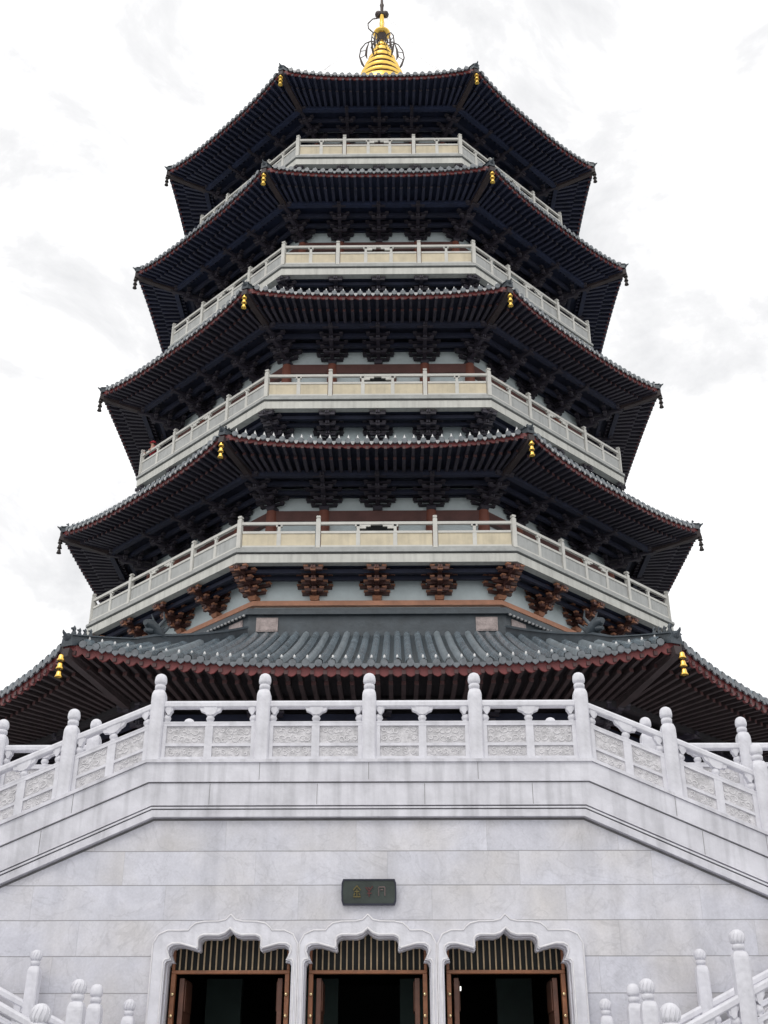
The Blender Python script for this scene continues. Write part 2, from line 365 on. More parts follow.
PITCH = .39
def build_roof(i):
    L = LV[i]
    # --- tiled slopes, every row a raised barrel between two pans
    m = MB()
    p = PITCH if i > 1 else .405
    r = p * .32
    for k in ALL:
        nrow = int(T * (L['ae']) * 2 / p); nrow -= (nrow + 1) % 2
        us = []
        for j in range(nrow):
            u0 = (j - (nrow - 1) / 2) * p
            jx, jz = random.uniform(-.018, .018), random.uniform(.88, 1.1)
            for du, dz in ((-.5 * p, -.05), (-r, 0), (-.78 * r, .85 * r), (0, r * 1.35), (.78 * r, .85 * r), (r, 0)): us.append((u0 + du + (jx if abs(du) <= r else 0), dz * (jz if dz > 0 else 1)))
        us.append((((nrow - 1) / 2 + .5) * p, -.02))
        MV = 7; vs = []; cols = 0
        for u, dz in us:
            if abs(u) > T * L['ae'] - .02: u = math.copysign(T * L['ae'] - .02, u)
            vmax = min(1, (L['ae'] - abs(u) / T) / (L['ae'] - L['at']))
            for q in range(MV): vs.append(roof_pt(L, k, u, vmax * q / (MV - 1), dz))
            cols += 1
        fs = [(c * MV + q, (c + 1) * MV + q, (c + 1) * MV + q + 1, c * MV + q + 1) for c in range(cols - 1) for q in range(MV - 1)]
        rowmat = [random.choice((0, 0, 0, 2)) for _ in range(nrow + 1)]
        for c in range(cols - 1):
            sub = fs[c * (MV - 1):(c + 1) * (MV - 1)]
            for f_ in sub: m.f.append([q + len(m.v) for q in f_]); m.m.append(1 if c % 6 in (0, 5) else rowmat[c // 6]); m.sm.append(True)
        m.v += [tuple(q) for q in vs]
    roof = m.build('eave_roof', [M['tile'], M['tile_pan'], M['tile_worn']], pag, fix=False)
    # --- eave trim: round tile ends, drip tiles, nail caps, red fascia
    e = MB()
    for k in ALL:
        nrow = int(T * (L['ae']) * 2 / p); nrow -= (nrow + 1) % 2
        n, t = fr(k)
        vis = k in (0, 1, 7, 2, 6)
        for j in range(nrow):
            u0 = (j - (nrow - 1) / 2) * p
            c = roof_pt(L, k, u0, 0, .02) + n * .03
            rr = r * (.98 if i > 1 else .92)
            ring = [c + t * rr * math.cos(2 * math.pi * q / 10) + Vector((0, 0, 1)) * rr * math.sin(2 * math.pi * q / 10) for q in range(10)]
            ring2 = [q - n * .12 for q in ring]
            e.add(ring + ring2, [tuple(range(10))] + [(q, (q + 1) % 10, 10 + (q + 1) % 10, 10 + q) for q in range(10)], 4)
            # drip tile between this row and the next
            if j < nrow - 1:
                d = roof_pt(L, k, u0 + p / 2, 0, 0) + n * .02
                w = p * (.30 if i == 1 else .24)
                pts = [d - t * w, d - t * w * .8 - Vector((0, 0, .09)), d - Vector((0, 0, .17)), d + t * w * .8 - Vector((0, 0, .09)), d + t * w]
                e.add(pts + [q - n * .05 for q in pts], [(0, 1, 2, 3, 4), (9, 8, 7, 6, 5)] + [(q, q + 1, q + 6, q + 5) for q in range(4)], 1 if i in (2, 3) else 4)
            # nail cap
            vcap = (.30 if i > 1 else .62) / (L['ae'] - L['at'])
            c = roof_pt(L, k, u0, vcap, r * 1.0)
            hz = .23 if i > 1 else .12
            if abs(u0) < T * (L['ae'] - .45):
                e.lathe(c, ([(.075, -.05), (.08, .03), (.045, hz * .5), (.008, hz)] if i > 1 else [(.035, -.03), (.042, .03), (.034, hz * .7), (.010, hz)]), 6, 3 if i < 5 else 2)
        # red fascia with scalloped foot
        xs = []
        ns = nrow * 4
        for q in range(ns + 1): xs.append(-1 + 2 * q / ns)
        vs = []
        for q, x in enumerate(xs):
            a = edge_a(L, x) - .10; u = x * T * edge_a(L, x) * .995
            z = edge_z(L, x)
            foot = (-.20 - .07 * abs(math.sin(math.pi * q / 4))) if i > 1 else (-.24 - .15 * abs(math.sin(math.pi * q / 4)))
            for aa, zz in ((a, z - .01), (a, z + foot), (a - .07, z + foot), (a - .07, z - .01)): vs.append(P(k, u, aa, zz))
        fs = []
        for q in range(ns):
            for w in range(3): fs.append((q * 4 + w, (q + 1) * 4 + w, (q + 1) * 4 + w + 1, q * 4 + w + 1))
        e.add(vs, fs, 0)
    e.build('eave_trim', [M['eave_red'], M['tile_end'], M['tile'], M['nail_cap'], M['tile_edge']], roof)
    # --- soffit: boards + two tiers of rafters
    ao = L['aw'] + (1.95 if i > 1 else 2.3)
    L['ao'] = ao
    zs = L['ze'] - .27
    s = MB()
    for k in ALL:
        vs = []
        NU = 16
        for q in range(NU + 1):
            x = -1 + 2 * q / NU
            ae, ze = edge_a(L, x) - .15, edge_z(L, x)
            vs += [P(k, x * T * ae, ae, ze - .12), P(k, x * T * (ae * .5 + ao * .5), ae * .5 + ao * .5, ze * .5 + .5 * (zs + .25) - .03), P(k, x * T * ao, ao, zs + .18), P(k, x * T * (L['aw'] - .2), L['aw'] - .2, zs + .32)]
        fs = [(q * 4 + w, (q + 1) * 4 + w, (q + 1) * 4 + w + 1, q * 4 + w + 1) for q in range(NU) for w in range(3)]
        s.add(vs, fs)
        # outer purlin that carries the rafters
        s.beam(P(k, -T * ao, ao, zs - .10), P(k, T * ao, ao, zs - .10), .24, .26)
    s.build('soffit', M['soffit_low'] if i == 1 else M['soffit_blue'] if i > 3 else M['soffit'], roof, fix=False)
    f = MB()
    for k in ALL:
        nr = int(2 * T * L['ae'] / p)
        for j in range(nr + 1):
            x = -1 + 2 * (j + .5) / (nr + 1)
            ae, ze = edge_a(L, x) - .06, edge_z(L, x)
            w = x * x
            def uat(a):
                fq = (edge_a(L, x) - a) / (edge_a(L, x) - ao)
                u_out = x * T * edge_a(L, x); u_in = u_out * (1 - w) + T * ao * x * w
                u_in = max(-T * ao, min(T * ao, u_in))
                return u_out + (u_in - u_out) * fq
            def zat(a):
                fq = (edge_a(L, x) - a) / (edge_a(L, x) - ao)
                return (ze - .30) * (1 - fq) + (zs + .02) * fq
            f.beam(P(k, uat(ae), ae, zat(ae) + .04), P(k, uat(ae - 1.25), ae - 1.25, zat(ae - 1.25) + .07), .12, .13, 0, mi_end=1)
            a1 = ae - .75
            if a1 > ao + .1:
                f.beam(P(k, uat(a1), a1, zat(a1) - .06), P(k, uat(ao - .3), ao - .3, zs - .02), .14, .14, 0, mi_end=1)
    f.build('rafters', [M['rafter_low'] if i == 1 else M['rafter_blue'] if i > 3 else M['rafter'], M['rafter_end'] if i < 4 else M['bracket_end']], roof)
    # --- hips: ridge, corner beam, ornament
    for j in (-3, -2, -1, 0, 1, 2):
        h = MB()
        pts = [hip_pt(L, j, v, .0) for v in [0, .04, .09, .15, .22, .3, .4, .5, .6, .7, .8, .9, .985]]
        d = Vector((pts[0].x, pts[0].y, 0)).normalized(); sd = Vector((-d.y, d.x, 0))
        W = .17 if i > 1 else .22
        H0 = .20 if i > 1 else .26
        sect = []
        for q, c in enumerate(pts):
            hh = H0 if q < 6 else H0 * 1.55
            if i > 1: hh = H0
            sect.append([c - sd * W - Vector((0, 0, .12)), c - sd * W * .8 + Vector((0, 0, hh * .75)), c - sd * W * 1.1 + Vector((0, 0, hh * .78)), c - sd * W * .7 + Vector((0, 0, hh)), c + sd * W * .7 + Vector((0, 0, hh)), c + sd * W * 1.1 + Vector((0, 0, hh * .78)), c + sd * W * .8 + Vector((0, 0, hh * .75)), c + sd * W - Vector((0, 0, .12))])
        vs = [q for s_ in sect for q in s_]
        fs = [(a * 8 + b, a * 8 + (b + 1) % 8, (a + 1) * 8 + (b + 1) % 8, (a + 1) * 8 + b) for a in range(len(pts) - 1) for b in range(8)]
        h.add(vs, fs, 0); h.add(vs[:8], [tuple(range(8))], 0); h.add(vs[-8:], [tuple(range(8))], 0)
        # corner beam under the tip
        ro = ao / math.cos(R(22.5))
        h.beam(pts[0] + d * .02 - Vector((0, 0, .34)), d * ro + Vector((0, 0, zs - .12)), .26, .30, 1)
        # pale dot row along the flank, as on the real ridge tiles
        o = h.build('hip_ridge', [M['ridge'], M['rafter_low']], roof)
        b = MB()
        tip = pts[0]; g = .55 if i == 1 else .42
        # upturned end tile
        b.tube([tip - d * .4 + Vector((0, 0, H0 * .6)), tip + Vector((0, 0, H0 * .7)), tip + d * .20 * g + Vector((0, 0, H0 * .8)), tip + d * .38 * g + Vector((0, 0, H0 * (.75 + .5 * g))), tip + d * .44 * g + Vector((0, 0, H0 * (.75 + .95 * g)))], [.13, .14, .12 * g, .08 * g, .03 * g], 7)
        b.build('ridge_horn', M['ridge'], roof)
        # beasts walking up the ridge
        if -2 <= j <= 1:
            for v, s_ in ([(.06, .5), (.11, .45), (.16, .45)] if i > 1 else [(.025, .75), (.05, .6), (.075, .6), (.10, .6)]):
                b = MB(); c = hip_pt(L, j, v, H0)
                b.lathe(c, [(.10 * s_, -.02), (.12 * s_, .08 * s_), (.07 * s_, .18 * s_), (.095 * s_, .26 * s_), (.06 * s_, .34 * s_), (.01, .42 * s_)], 6)
                b.beam(c + Vector((0, 0, .28 * s_)), c + d * .17 * s_ + Vector((0, 0, .24 * s_)), .08 * s_, .08 * s_)
                b.build('ridge_beast', M['ridge'], roof)
        if i == 1:
            # large dragon head half way up
            b = MB()
            c = hip_pt(L, j, .42, H0)
            b.tube([c - d * .5 + Vector((0, 0, .1)), c + Vector((0, 0, .25)), c + d * .35 + Vector((0, 0, .42)), c + d * .62 + Vector((0, 0, .38))], [.2, .26, .2, .1], 8)
            b.tube([c + d * .3 + Vector((0, 0, .2)), c + d * .6 + Vector((0, 0, .1))], [.14, .06], 6)
            for sx in (-1, 1):
                b.tube([c + sd * sx * .12 + Vector((0, 0, .42)), c - d * .2 + sd * sx * .22 + Vector((0, 0, .75)), c - d * .05 + sd * sx * .26 + Vector((0, 0, .98))], [.07, .05, .015], 5)
                b.tube([c - d * .3 + sd * sx * .1 + Vector((0, 0, .3)), c - d * .75 + sd * sx * .12 + Vector((0, 0, .72))], [.09, .02], 5)
            b.build('dragon_head', M['ridge'], roof)
    return roof

for i in (1, 2, 3, 4, 5): build_roof(i)

# ridge band round the top of the lowest roof, with two stone plaques at the front
L1 = LV[1]
m = MB()
for k in ALL:
    for a, z0, z1, mi in ((12.78, 18.35, 18.62, 0), (12.62, 18.62, 19.50, 0), (12.80, 19.50, 19.66, 0), (12.70, 19.66, 19.80, 0)):
        pts = [P(k, -T * a, a, z0), P(k, T * a, a, z0), P(k, T * a, a, z1), P(k, -T * a, a, z1)]
        b = a - .5
        pts += [P(k, -T * b, b, z0), P(k, T * b, b, z0), P(k, T * b, b, z1), P(k, -T * b, b, z1)]
        m.add(pts, [(0, 1, 2, 3), (3, 2, 6, 7), (1, 0, 4, 5)], mi)
band = m.build('ridge_band', M['ridge'], pag)
for k in (0, 1, -1):
    for s_ in (-1, 1):
        m = MB(); u = s_ * 4.45
        m.box((u - .44, 0, 18.80), (u + .44, .05, 19.40), 0, mp_face(k, 12.62))
        m.box((u - .36, .05, 18.86), (u + .36, .065, 19.34), 0, mp_face(k, 12.62))
        m.build('plaque', M['plaque_pink'], band)
# white bead row along the cornice of the ridge band on the slanted sides
m = MB()
for k in (1, -1, 2, -2):
    n_ = 44
    for q in range(n_):
        u = -T * 12.8 + (q + .5) * 2 * T * 12.8 / n_
        m.lathe(P(k, u, 12.82, 19.42), [(.05, 0), (.07, .04), (.05, .08)], 6)
m.build('cornice_beads', M['tile_end'], band)

# storeys
def poly_ring(mb, a0, z0, a1, z1, mi=0, faces=ALL):
    for k in faces:
        mb.add([P(k, -T * a0, a0, z0), P(k, T * a0, a0, z0), P(k, T * a1, a1, z1), P(k, -T * a1, a1, z1)], [(0, 1, 2, 3)], mi)
def ring_beam(mb, a, z0, z1, th, mi=0, faces=ALL):
    for k in faces:
        b = a - th
        pts = [P(k, -T * a, a, z0), P(k, T * a, a, z0), P(k, T * a, a, z1), P(k, -T * a, a, z1), P(k, -T * b, b, z0), P(k, T * b, b, z0), P(k, T * b, b, z1), P(k, -T * b, b, z1)]
        mb.add(pts, [(0, 1, 2, 3), (2, 3, 7, 6), (0, 1, 5, 4)], mi)

for i in (1, 2, 3, 4, 5):
    L = LV[i]; aw = L['aw']
    zfl = L['zr'] - 1.3 if i > 1 else 8.12
    zs = L['ze'] - .27
    w = MB(); poly_ring(w, aw - .12, zfl - .3, aw - .12, zs + .35)
    wall = w.build('storey_wall', M['plaster'] if i > 1 else M['lintel'], pag)
    # lintel and the plate on it, tie beams between bracket tiers
    b = MB()
    hl = .52 if i < 5 else .5
    ring_beam(b, aw + .14, L['lt'] - hl, L['lt'] - .02, .3)
    b.build('lintel', M['lintel'], wall)
    b = MB()
    H = zs - L['lt']
    ring_beam(b, aw + .62, L['lt'] + H * .64, L['lt'] + H * .84, .16)
    ring_beam(b, aw + 1.25, L['lt'] + H * .74, L['lt'] + H * .93, .16)
    ring_beam(b, aw + .06, L['lt'] + H * .80, L['lt'] + H * 1.1, .16)
    b.build('tie_beam', M['soffit'], wall)
    # columns: corners and two per side
    half = T * aw
    for k in FRONT:
        for u in ((-.507 * half, .507 * half, half) if k != -2 else (-half, -.507 * half, .507 * half, half)):
            c = MB()
            a_ = aw + .04 if abs(u) < half else aw + .02
            rad = .27 * (aw / 11.2) if i > 1 else .36
            c.lathe(P(k, u, a_, zfl - .1), [(rad, 0), (rad * 1.0, (L['lt'] - zfl) * .5), (rad * .92, L['lt'] - zfl - .3), (rad * .86, L['lt'] - zfl + .08)], 12)
            c.build('column', M['column'], wall)
    # a dark doorway in the middle bay of each side
    for k in FRONT:
        d = MB()
        hw = .17 * half if i > 1 else .5 * half
        d.box((-hw, -.10, zfl), (hw, .015, L['lt'] - hl - .1), 0, mp_face(k, aw - .12))
        d.box((-hw - .12, -.08, zfl), (-hw, .07, L['lt'] - hl - .0), 1, mp_face(k, aw - .12)); d.box((hw, -.08, zfl), (hw + .12, .07, L['lt'] - hl - .0), 1, mp_face(k, aw - .12))
        d.build('doorway', [M['dark'], M['lintel']], wall)

# bracket clusters under the eaves (levels 2-5) and under the lowest balcony: each its own part
for i in (2, 3, 4, 5):
    L = LV[i]
    for s in bracket_spots(FRONT, L['aw'] + .02, L['lt']): put_bracket('eave', i, s)
ap2 = LV[2]['ab'] - 1.35
for s in bracket_spots((0, 1, -1), ap2, 20.28): put_bracket('balcony', 2, s)
# the rest, mostly hidden behind roofs and balustrades
merged_brackets('eave', 1, bracket_spots(FRONT, LV[1]['aw'] + .05, LV[1]['lt'] + .0))
for i in (3, 4, 5):
    L = LV[i]
    merged_brackets('balcony', i, bracket_spots((0, 1, -1), L['ab'] - 1.35, L['zr'] - 2.97))

# balconies
for i in (2, 3, 4, 5):
    L = LV[i]; zr = L['zr']; ab = L['ab']; ap = ab - 1.35
    m = MB()
    of = ab + .15
    # support wall under the slab
    poly_ring(m, ap - .1, zr - 3.9, ap - .1, zr - 1.9, 2)
    ring_beam(m, ap + .12, zr - 3.2, zr - 2.99, .3, 3 if i == 2 else 4)
    ring_beam(m, ap + .5, zr - 2.22, zr - 2.06, .16, 4); ring_beam(m, ap + .95, zr - 2.12, zr - 1.95, .16, 4)
    poly_ring(m, of - .25, zr - 1.86, ap - .2, zr - 1.86, 4)
    # slab fascia in two steps, dark strip painting in the curb's shadow, curb
    ring_beam(m, of - .02, zr - 1.885, zr - 1.51, .35, 0)
    ring_beam(m, of - .16, zr - 1.51, zr - 1.435, .35, 4)
    ring_beam(m, of + .05, zr - 1.435, zr - 1.33, .35, 1)
    ring_beam(m, of - .07, zr - 1.33, zr - 1.16, .35, 1)
    poly_ring(m, of - .2, zr - 1.30, L['aw'] - .3, zr - 1.30, 1)
    bal = m.build('balcony', [M['balcony'], M['balcony_curb'], M['plaster'], M['plate_orange'], M['soffit']], pag)
    half = T * ab
    pa = .427 / 1.0 * half           # inner posts at this offset
    post_u = [-half, -pa, pa, half]
    for k in FRONT:
        n, t = fr(k)
        for u in (post_u[1:] if k != -2 else post_u):
            q = MB(); c = P(k, u, ab, 0)
            rot = R(45 * k) if abs(abs(u) - half) > 1e-6 else R(45 * k + (22.5 if u > 0 else -22.5))
            pw = .095
            q.lathe((c.x, c.y, zr - 1.2), [(pw * 1.35, 0), (pw * 1.35, 1.30), (pw * 1.2, 1.33), (pw * .8, 1.34), (pw * .8, 1.37), (pw * 1.3, 1.39), (pw * 1.35, 1.45), (pw * .9, 1.49), (.01, 1.50)], 4, 0, False, .5 + rot / (math.pi / 2))
            q.build('balcony_post', M['rail'], bal)
        rl = MB()
        rl.beam(P(k, -half, ab, zr - .065), P(k, half, ab, zr - .065), .12, .12)
        rl.build('handrail', M['rail'], bal)
        for bi, (u0, u1, ns) in enumerate(((post_u[0], post_u[1], 1), (post_u[1], post_u[2], 2), (post_u[2], post_u[3], 1))):
            q = MB(); f = mp_face(k, ab)
            g0, g1 = u0 + .12, u1 - .12
            q.box((g0, -.06, zr - .53), (g1, .06, zr - .43), 1, f)
            q.box((g0, -.06, zr - 1.16), (g1, .06, zr - 1.08), 1, f)
            q.box((g0, -.03, zr - 1.08), (g1, .025, zr - .53), 0, f)
            for s_ in range(ns):
                us = g0 + (g1 - g0) * (s_ + 1) / (ns + 1)
                q.box((us - .085, -.055, zr - 1.08), (us + .085, .055, zr - .53), 1, f)
                q.box((us - .06, -.05, zr - .43), (us + .06, .05, zr - .125), 1, f)
                q.box((us - .13, -.05, zr - .21), (us + .13, .05, zr - .127), 1, f)
            if ns == 2:      # small scroll corbels in the open middle of the centre bay
                ua, ub = g0 + (g1 - g0) / 3 + .06, g0 + (g1 - g0) * 2 / 3 - .06
                for c0, sg in ((ua, 1), (ub, -1)):
                    q.box((min(c0, c0 + sg * .26), -.04, zr - .30), (max(c0, c0 + sg * .26), .04, zr - .21), 1, f)
                    q.box((min(c0, c0 + sg * .45), -.04, zr - .21), (max(c0, c0 + sg * .45), .04, zr - .127), 1, f)
            q.build('balcony_panel', [M['panel'] if k == 0 else M['panel_shaded'], M['rail']], bal)

# golden spire
sp = MB()
prof = [(2.8, 58.2), (2.8, 59.2), (2.3, 59.6), (2.15, 61.2), (2.5, 61.6), (2.3, 62.5)]
sp.lathe((0, 0, 0), prof, 24)
spire = sp.build('spire', M['gold'], pag)
z = 62.5; rr = 2.02
for q in range(6):
    h = .78; r2 = rr - .26
    g_ = MB()
    g_.lathe((0, 0, z), [(rr * .76, -.02), (rr * .955, .03), (rr * .96, .06)], 28, 1)  # ring underside painted dark in place of the dim surroundings it mirrors
    g_.lathe((0, 0, z), [(rr * .96, .06), (rr, .16), (rr * .985, .34), (rr * .90, .46), (r2 * .80, .50)], 28)
    g_.lathe((0, 0, z + .47), [(r2 * .84, 0), (r2 * .82, h - .46)], 28, 1)
    g_.build('spire_ring', [M['gold'], M['ring_gap_shade']], spire)
    z += h; rr = r2
ztop = z
c = MB()
c.lathe((0, 0, ztop), [(.45, 0), (.5, .15), (.3, .35), (.16, .5), (.12, .9)], 16)
c.build('lotus_base', M['gold'], spire)
cn = MB()      # openwork crown: six bowed straps with scrolls
for q in range(6):
    a = math.pi / 3 * q + .06; d = Vector((math.cos(a), math.sin(a), 0))
    def cp(*pr): return [d * x + Vector((0, 0, z_ - .35)) for x, z_ in pr]
    cn.tube(cp((.30, 68.15), (.75, 68.25), (1.15, 68.0), (1.46, 67.4), (1.55, 66.7), (1.36, 66.0), (1.22, 65.7)), [.03, .05, .04, .045, .05, .085, .05], 6)
    cn.tube(cp((.34, 67.7), (.62, 68.0), (.72, 67.6), (.55, 67.3)), [.03, .07, .08, .03], 6)
    cn.tube(cp((.9, 68.1), (1.05, 67.5), (1.10, 66.9), (1.02, 66.5)), [.03, .07, .09, .03], 6)
    cn.tube(cp((1.5, 67.2), (1.08, 67.3)), .03, 5)
    cn.tube(cp((1.5, 66.5), (1.05, 66.9)), .03, 5)
cn.build('crown', M['gold_dark'], spire)
c = MB(); c.lathe((0, 0, 0), [(.03, 67.75), (.34, 68.35), (.36, 68.5)], 12); c.build('cup', M['gold_dark'], spire)
c = MB(); c.lathe((0, 0, 0), [(.30, 68.5), (.62, 68.6), (.60, 68.72), (.3, 68.85), (.17, 69.0), (.15, 70.4), (.2, 70.45), (.1, 70.6)], 14); c.build('spire_shaft', M['gold'], spire)
c = MB()
c.sphere((-.24, 0, 70.65), .27); c.sphere((.24, 0, 70.65), .27)
c.build('finial_ball', M['gold_dark'], spire)
c = MB(); c.lathe((0, 0, 0), [(.10, 70.6), (.12, 71.4), (.16, 71.6), (.10, 71.8), (.08, 72.6), (.18, 72.9), (.2, 73.1), (.05, 73.5), (.01, 74.2)], 10); c.build('finial', M['gold_dark'], spire)
c = MB()
c.tube([Vector((-.2, 0, 70.3)), Vector((-.65, 0, 70.2)), Vector((-.98, 0, 69.75)), Vector((-.95, 0, 69.25)), Vector((-.6, 0, 68.8)), Vector((-.4, 0, 68.7))], .045, 6)
c.build('chain_loop', M['gold_dark'], spire)
for j in range(8):
    e_ = hip_pt(LV[5], j, .2, .3); c = MB()
    top = Vector((0, 0, 71.2)); c.tube([top.lerp(e_, q / 8) - Vector((0, 0, 1.1 * math.sin(math.pi * q / 8))) for q in range(9)], .008, 4)
    c.build('spire_chain', M['gold_dark'], spire)

# ------------------------------------------------------------------ wind bells
def bell_mesh():
    b = MB()
    b.lathe((0, 0, 0), [(.025, 0), (.065, -.015), (.08, -.06), (.09, -.13), (.122, -.20), (.118, -.205), (.05, -.185)], 12)
    return b
def bell_chain(pos, label, s=1.0):
    root = empty('wind_bell', pos); root.scale = (s, s, s)
    tag(root, label, 'bell', 'gilded wind bells hung from the eave corners')
    return root
tier_word = {1: 'lowest', 2: 'second', 3: 'third', 4: 'fourth', 5: 'topmost'}
proto = {}
for i in (1, 2, 3, 4, 5):
    for j, name in ((-1, 'front left'), (0, 'front right'), (-2, 'outer left'), (1, 'outer right')):
        if i == 1 and j in (-2, 1): continue
        p = hip_pt(LV[i], j, 0, -.40); d = Vector((p.x, p.y, 0)).normalized(); p = p + d * (.16 if i == 1 else -.05)
        tone = 'three bells in dark silhouette' if j in (-2, 1) else 'three golden bells'
        root = bell_chain(p, f'chain of {tone} hanging from the {name} corner of the {tier_word[i]} eave', 1.0)
        dark = j in (-2, 1)
        if dark not in proto:
            c = MB(); c.tube([(0, 0, .22), (0, 0, -.62)], .014, 5); o = c.build('hanger', M['gold_dark'], root)
            proto[dark] = [o]
            for q in range(3):
                o = bell_mesh().build('bell', M['bell_silhouette'] if dark else M['gold'], root); o.location = (0, 0, -.05 - .265 * q); proto[dark].append(o)
        else:
            for o in proto[dark]:
                c = o.copy(); col.objects.link(c); c.parent = root

# ------------------------------------------------------------------ marble terrace, facade and stairs
XC, YW = .17, -31.36
ZC, HW, SL = 8.36, 4.80, .447
AT, ZT = 28.9, 8.12
DX = (-2.79, 0.0, 2.79)
ZF = 1.5
def ztop(x, c=HW, z=ZC): return z - max(0, abs(x) - c) * SL

ter = MB()
for k in ALL:
    if k == 0:
        h = T * AT
        for u0, u1, z0, z1 in ((-h, -4.6, 0, ZT - .5), (4.6, h, 0, ZT - .5), (-4.6, 4.6, 4.9, ZT - .5)):
            ter.add([P(0, u0, AT, z0), P(0, u1, AT, z0), P(0, u1, AT, z1), P(0, u0, AT, z1)], [(0, 1, 2, 3)])
    else:
        ter.add([P(k, -T * AT, AT, 0), P(k, T * AT, AT, 0), P(k, T * AT, AT, ZT - .5), P(k, -T * AT, AT, ZT - .5)], [(0, 1, 2, 3)])
ring_beam(ter, AT + .22, ZT - .5, ZT - .004, .8)
ter.add([P(k, T * (AT + .22), AT + .22, ZT) for k in ALL], [tuple(range(8))])
tag(ter.build('marble_terrace', M['wall_marble'], fix=False), 'broad octagonal white marble terrace that carries the pagoda, behind the stair front', 'terrace')

def arch_pts(cx, outer=False, hl=1.27, hr=1.27, z0=ZF):
    if outer: q = [(hl, z0), (hl, 4.62), (hl - .10, 4.80), (hl - .28, 4.875), (.86, 4.875), (.82, 4.93), (.72, 5.01), (.55, 5.045), (.25, 5.05), (.10, 5.08), (.03, 5.15)]
    else: q = [(hl, z0), (hl, 4.23), (1.235, 4.285), (1.15, 4.30), (1.19, 4.38), (1.22, 4.46), (1.20, 4.54), (1.12, 4.585), (.98, 4.59), (.80, 4.545), (.65, 4.50), (.62, 4.53), (.63, 4.66), (.60, 4.72), (.52, 4.755), (.40, 4.755), (.22, 4.75), (.10, 4.79), (.03, 4.85)]
    left = [(XC + cx - x * (1 if x != hl else 1), z) for x, z in q]
    pk = (XC + cx, 5.18 if outer else 4.88)
    q2 = [((hr if x == hl else (hr - (hl - x) if outer and x > .9 else x)), z) for x, z in q]
    right = [(XC + cx + x, z) for x, z in reversed(q2)]
    return left + [pk] + right

def plate(name, outline, holes, y0, y1, mats, parent):
    """a slab cut to an outline, facing -Y, from y0 (front) to y1 (back)"""
    bm = bmesh.new()
    for loop in [outline] + holes:
        vs = [bm.verts.new((x, y0, z)) for x, z in loop]
        for a in range(len(vs)): bm.edges.new((vs[a], vs[(a + 1) % len(vs)]))
    bmesh.ops.triangle_fill(bm, use_beauty=True, use_dissolve=False, edges=bm.edges[:])
    ret = bmesh.ops.extrude_face_region(bm, geom=bm.faces[:])
    bmesh.ops.translate(bm, verts=[v for v in ret['geom'] if isinstance(v, bmesh.types.BMVert)], vec=(0, y1 - y0, 0))
    bmesh.ops.recalc_face_normals(bm, faces=bm.faces[:])
    me = bpy.data.meshes.new(name); bm.to_mesh(me); bm.free()
    for m_ in (mats if isinstance(mats, list) else [mats]): me.materials.append(m_)
    o = bpy.data.objects.new(name, me); col.objects.link(o); o.parent = parent
    return o

fac = empty('marble_stair_front', (0, 0, 0))
tag(fac, 'pale grey marble stair front with sloping shoulders and three scalloped doorways', 'wall')
WX = 19.5
outline = [(XC - WX, 0), (XC - WX, ztop(WX, 4.55, 7.083)), (XC - HW + .25, 7.083), (XC + HW - .25, 7.083), (XC + WX, ztop(WX, 4.55, 7.083)), (XC + WX, 0)]
# the wall starts at the ground; the doorways reach the plinth top
holes = [arch_pts(dx) for dx in DX]
plate('wall', outline, holes, YW, YW + .55, M['wall_marble'], fac)
# mitred string courses that follow the sloping shoulders
def course(mb, zt, zb, ct, cb, proud, mi=0, back=.55):
    xs = [-WX, -ct, ct, WX]
    top = [(XC + x, ztop(x, ct, zt)) for x in xs]
    bot = [(XC + x, ztop(x, cb, zb)) for x in (-WX, -cb, cb, WX)]
    for q in range(3):
        vs = []
        for y in (YW - proud, YW + back):
            vs += [(top[q][0], y, top[q][1]), (top[q + 1][0], y, top[q + 1][1]), (bot[q + 1][0], y, bot[q + 1][1]), (bot[q][0], y, bot[q][1])]
        mb.add(vs, [(0, 1, 2, 3), (7, 6, 5, 4), (0, 4, 5, 1), (2, 6, 7, 3), (1, 5, 6, 2), (3, 7, 4, 0)], mi)
c = MB()
course(c, 8.36, 8.295, 4.82, 4.81, .20)
course(c, 8.295, 7.88, 4.79, 4.725, .155)
course(c, 7.88, 7.855, 4.725, 4.715, .09, 1)
course(c, 7.855, 7.385, 4.715, 4.62, .115)
course(c, 7.385, 7.345, 4.62, 4.61, -.02, 1)
course(c, 7.345, 7.31, 4.61, 4.60, .15)
course(c, 7.31, 7.285, 4.60, 4.595, .06, 1)
course(c, 7.285, 7.14, 4.595, 4.565, .13)
course(c, 7.14, 7.085, 4.565, 4.55, -.05, 1)
# upright joints between the coping stones
for x in (-14.5, -12.2, -10.3, -8.1, -6.3, 6.5, 8.3, 10.2, 12.4, 14.4, -2.35, 0, 2.35):
    zt = ztop(x, 4.79, 8.29); zb = ztop(x, 4.73, 7.92)
    c.box((XC + x - .006, YW - .157, zb), (XC + x + .006, YW - .14, zt), 1)
for x in (-13.4, -11.1, -8.9, -6.9, 7.0, 8.7, 10.9, 13.1, -3.4, -1.1, 1.2, 3.5):
    zt = ztop(x, 4.71, 7.84); zb = ztop(x, 4.62, 7.40)
    c.box((XC + x - .006, YW - .117, zb), (XC + x + .006, YW - .10, zt), 1)
M['joint'] = mat('joint_and_groove_shade', (.22, .215, .22), .8, var=.2, scale=3)  # joint mortar; in the course grooves it paints in their shadow
c.build('coping', [M['band_marble'], M['joint']], fac)
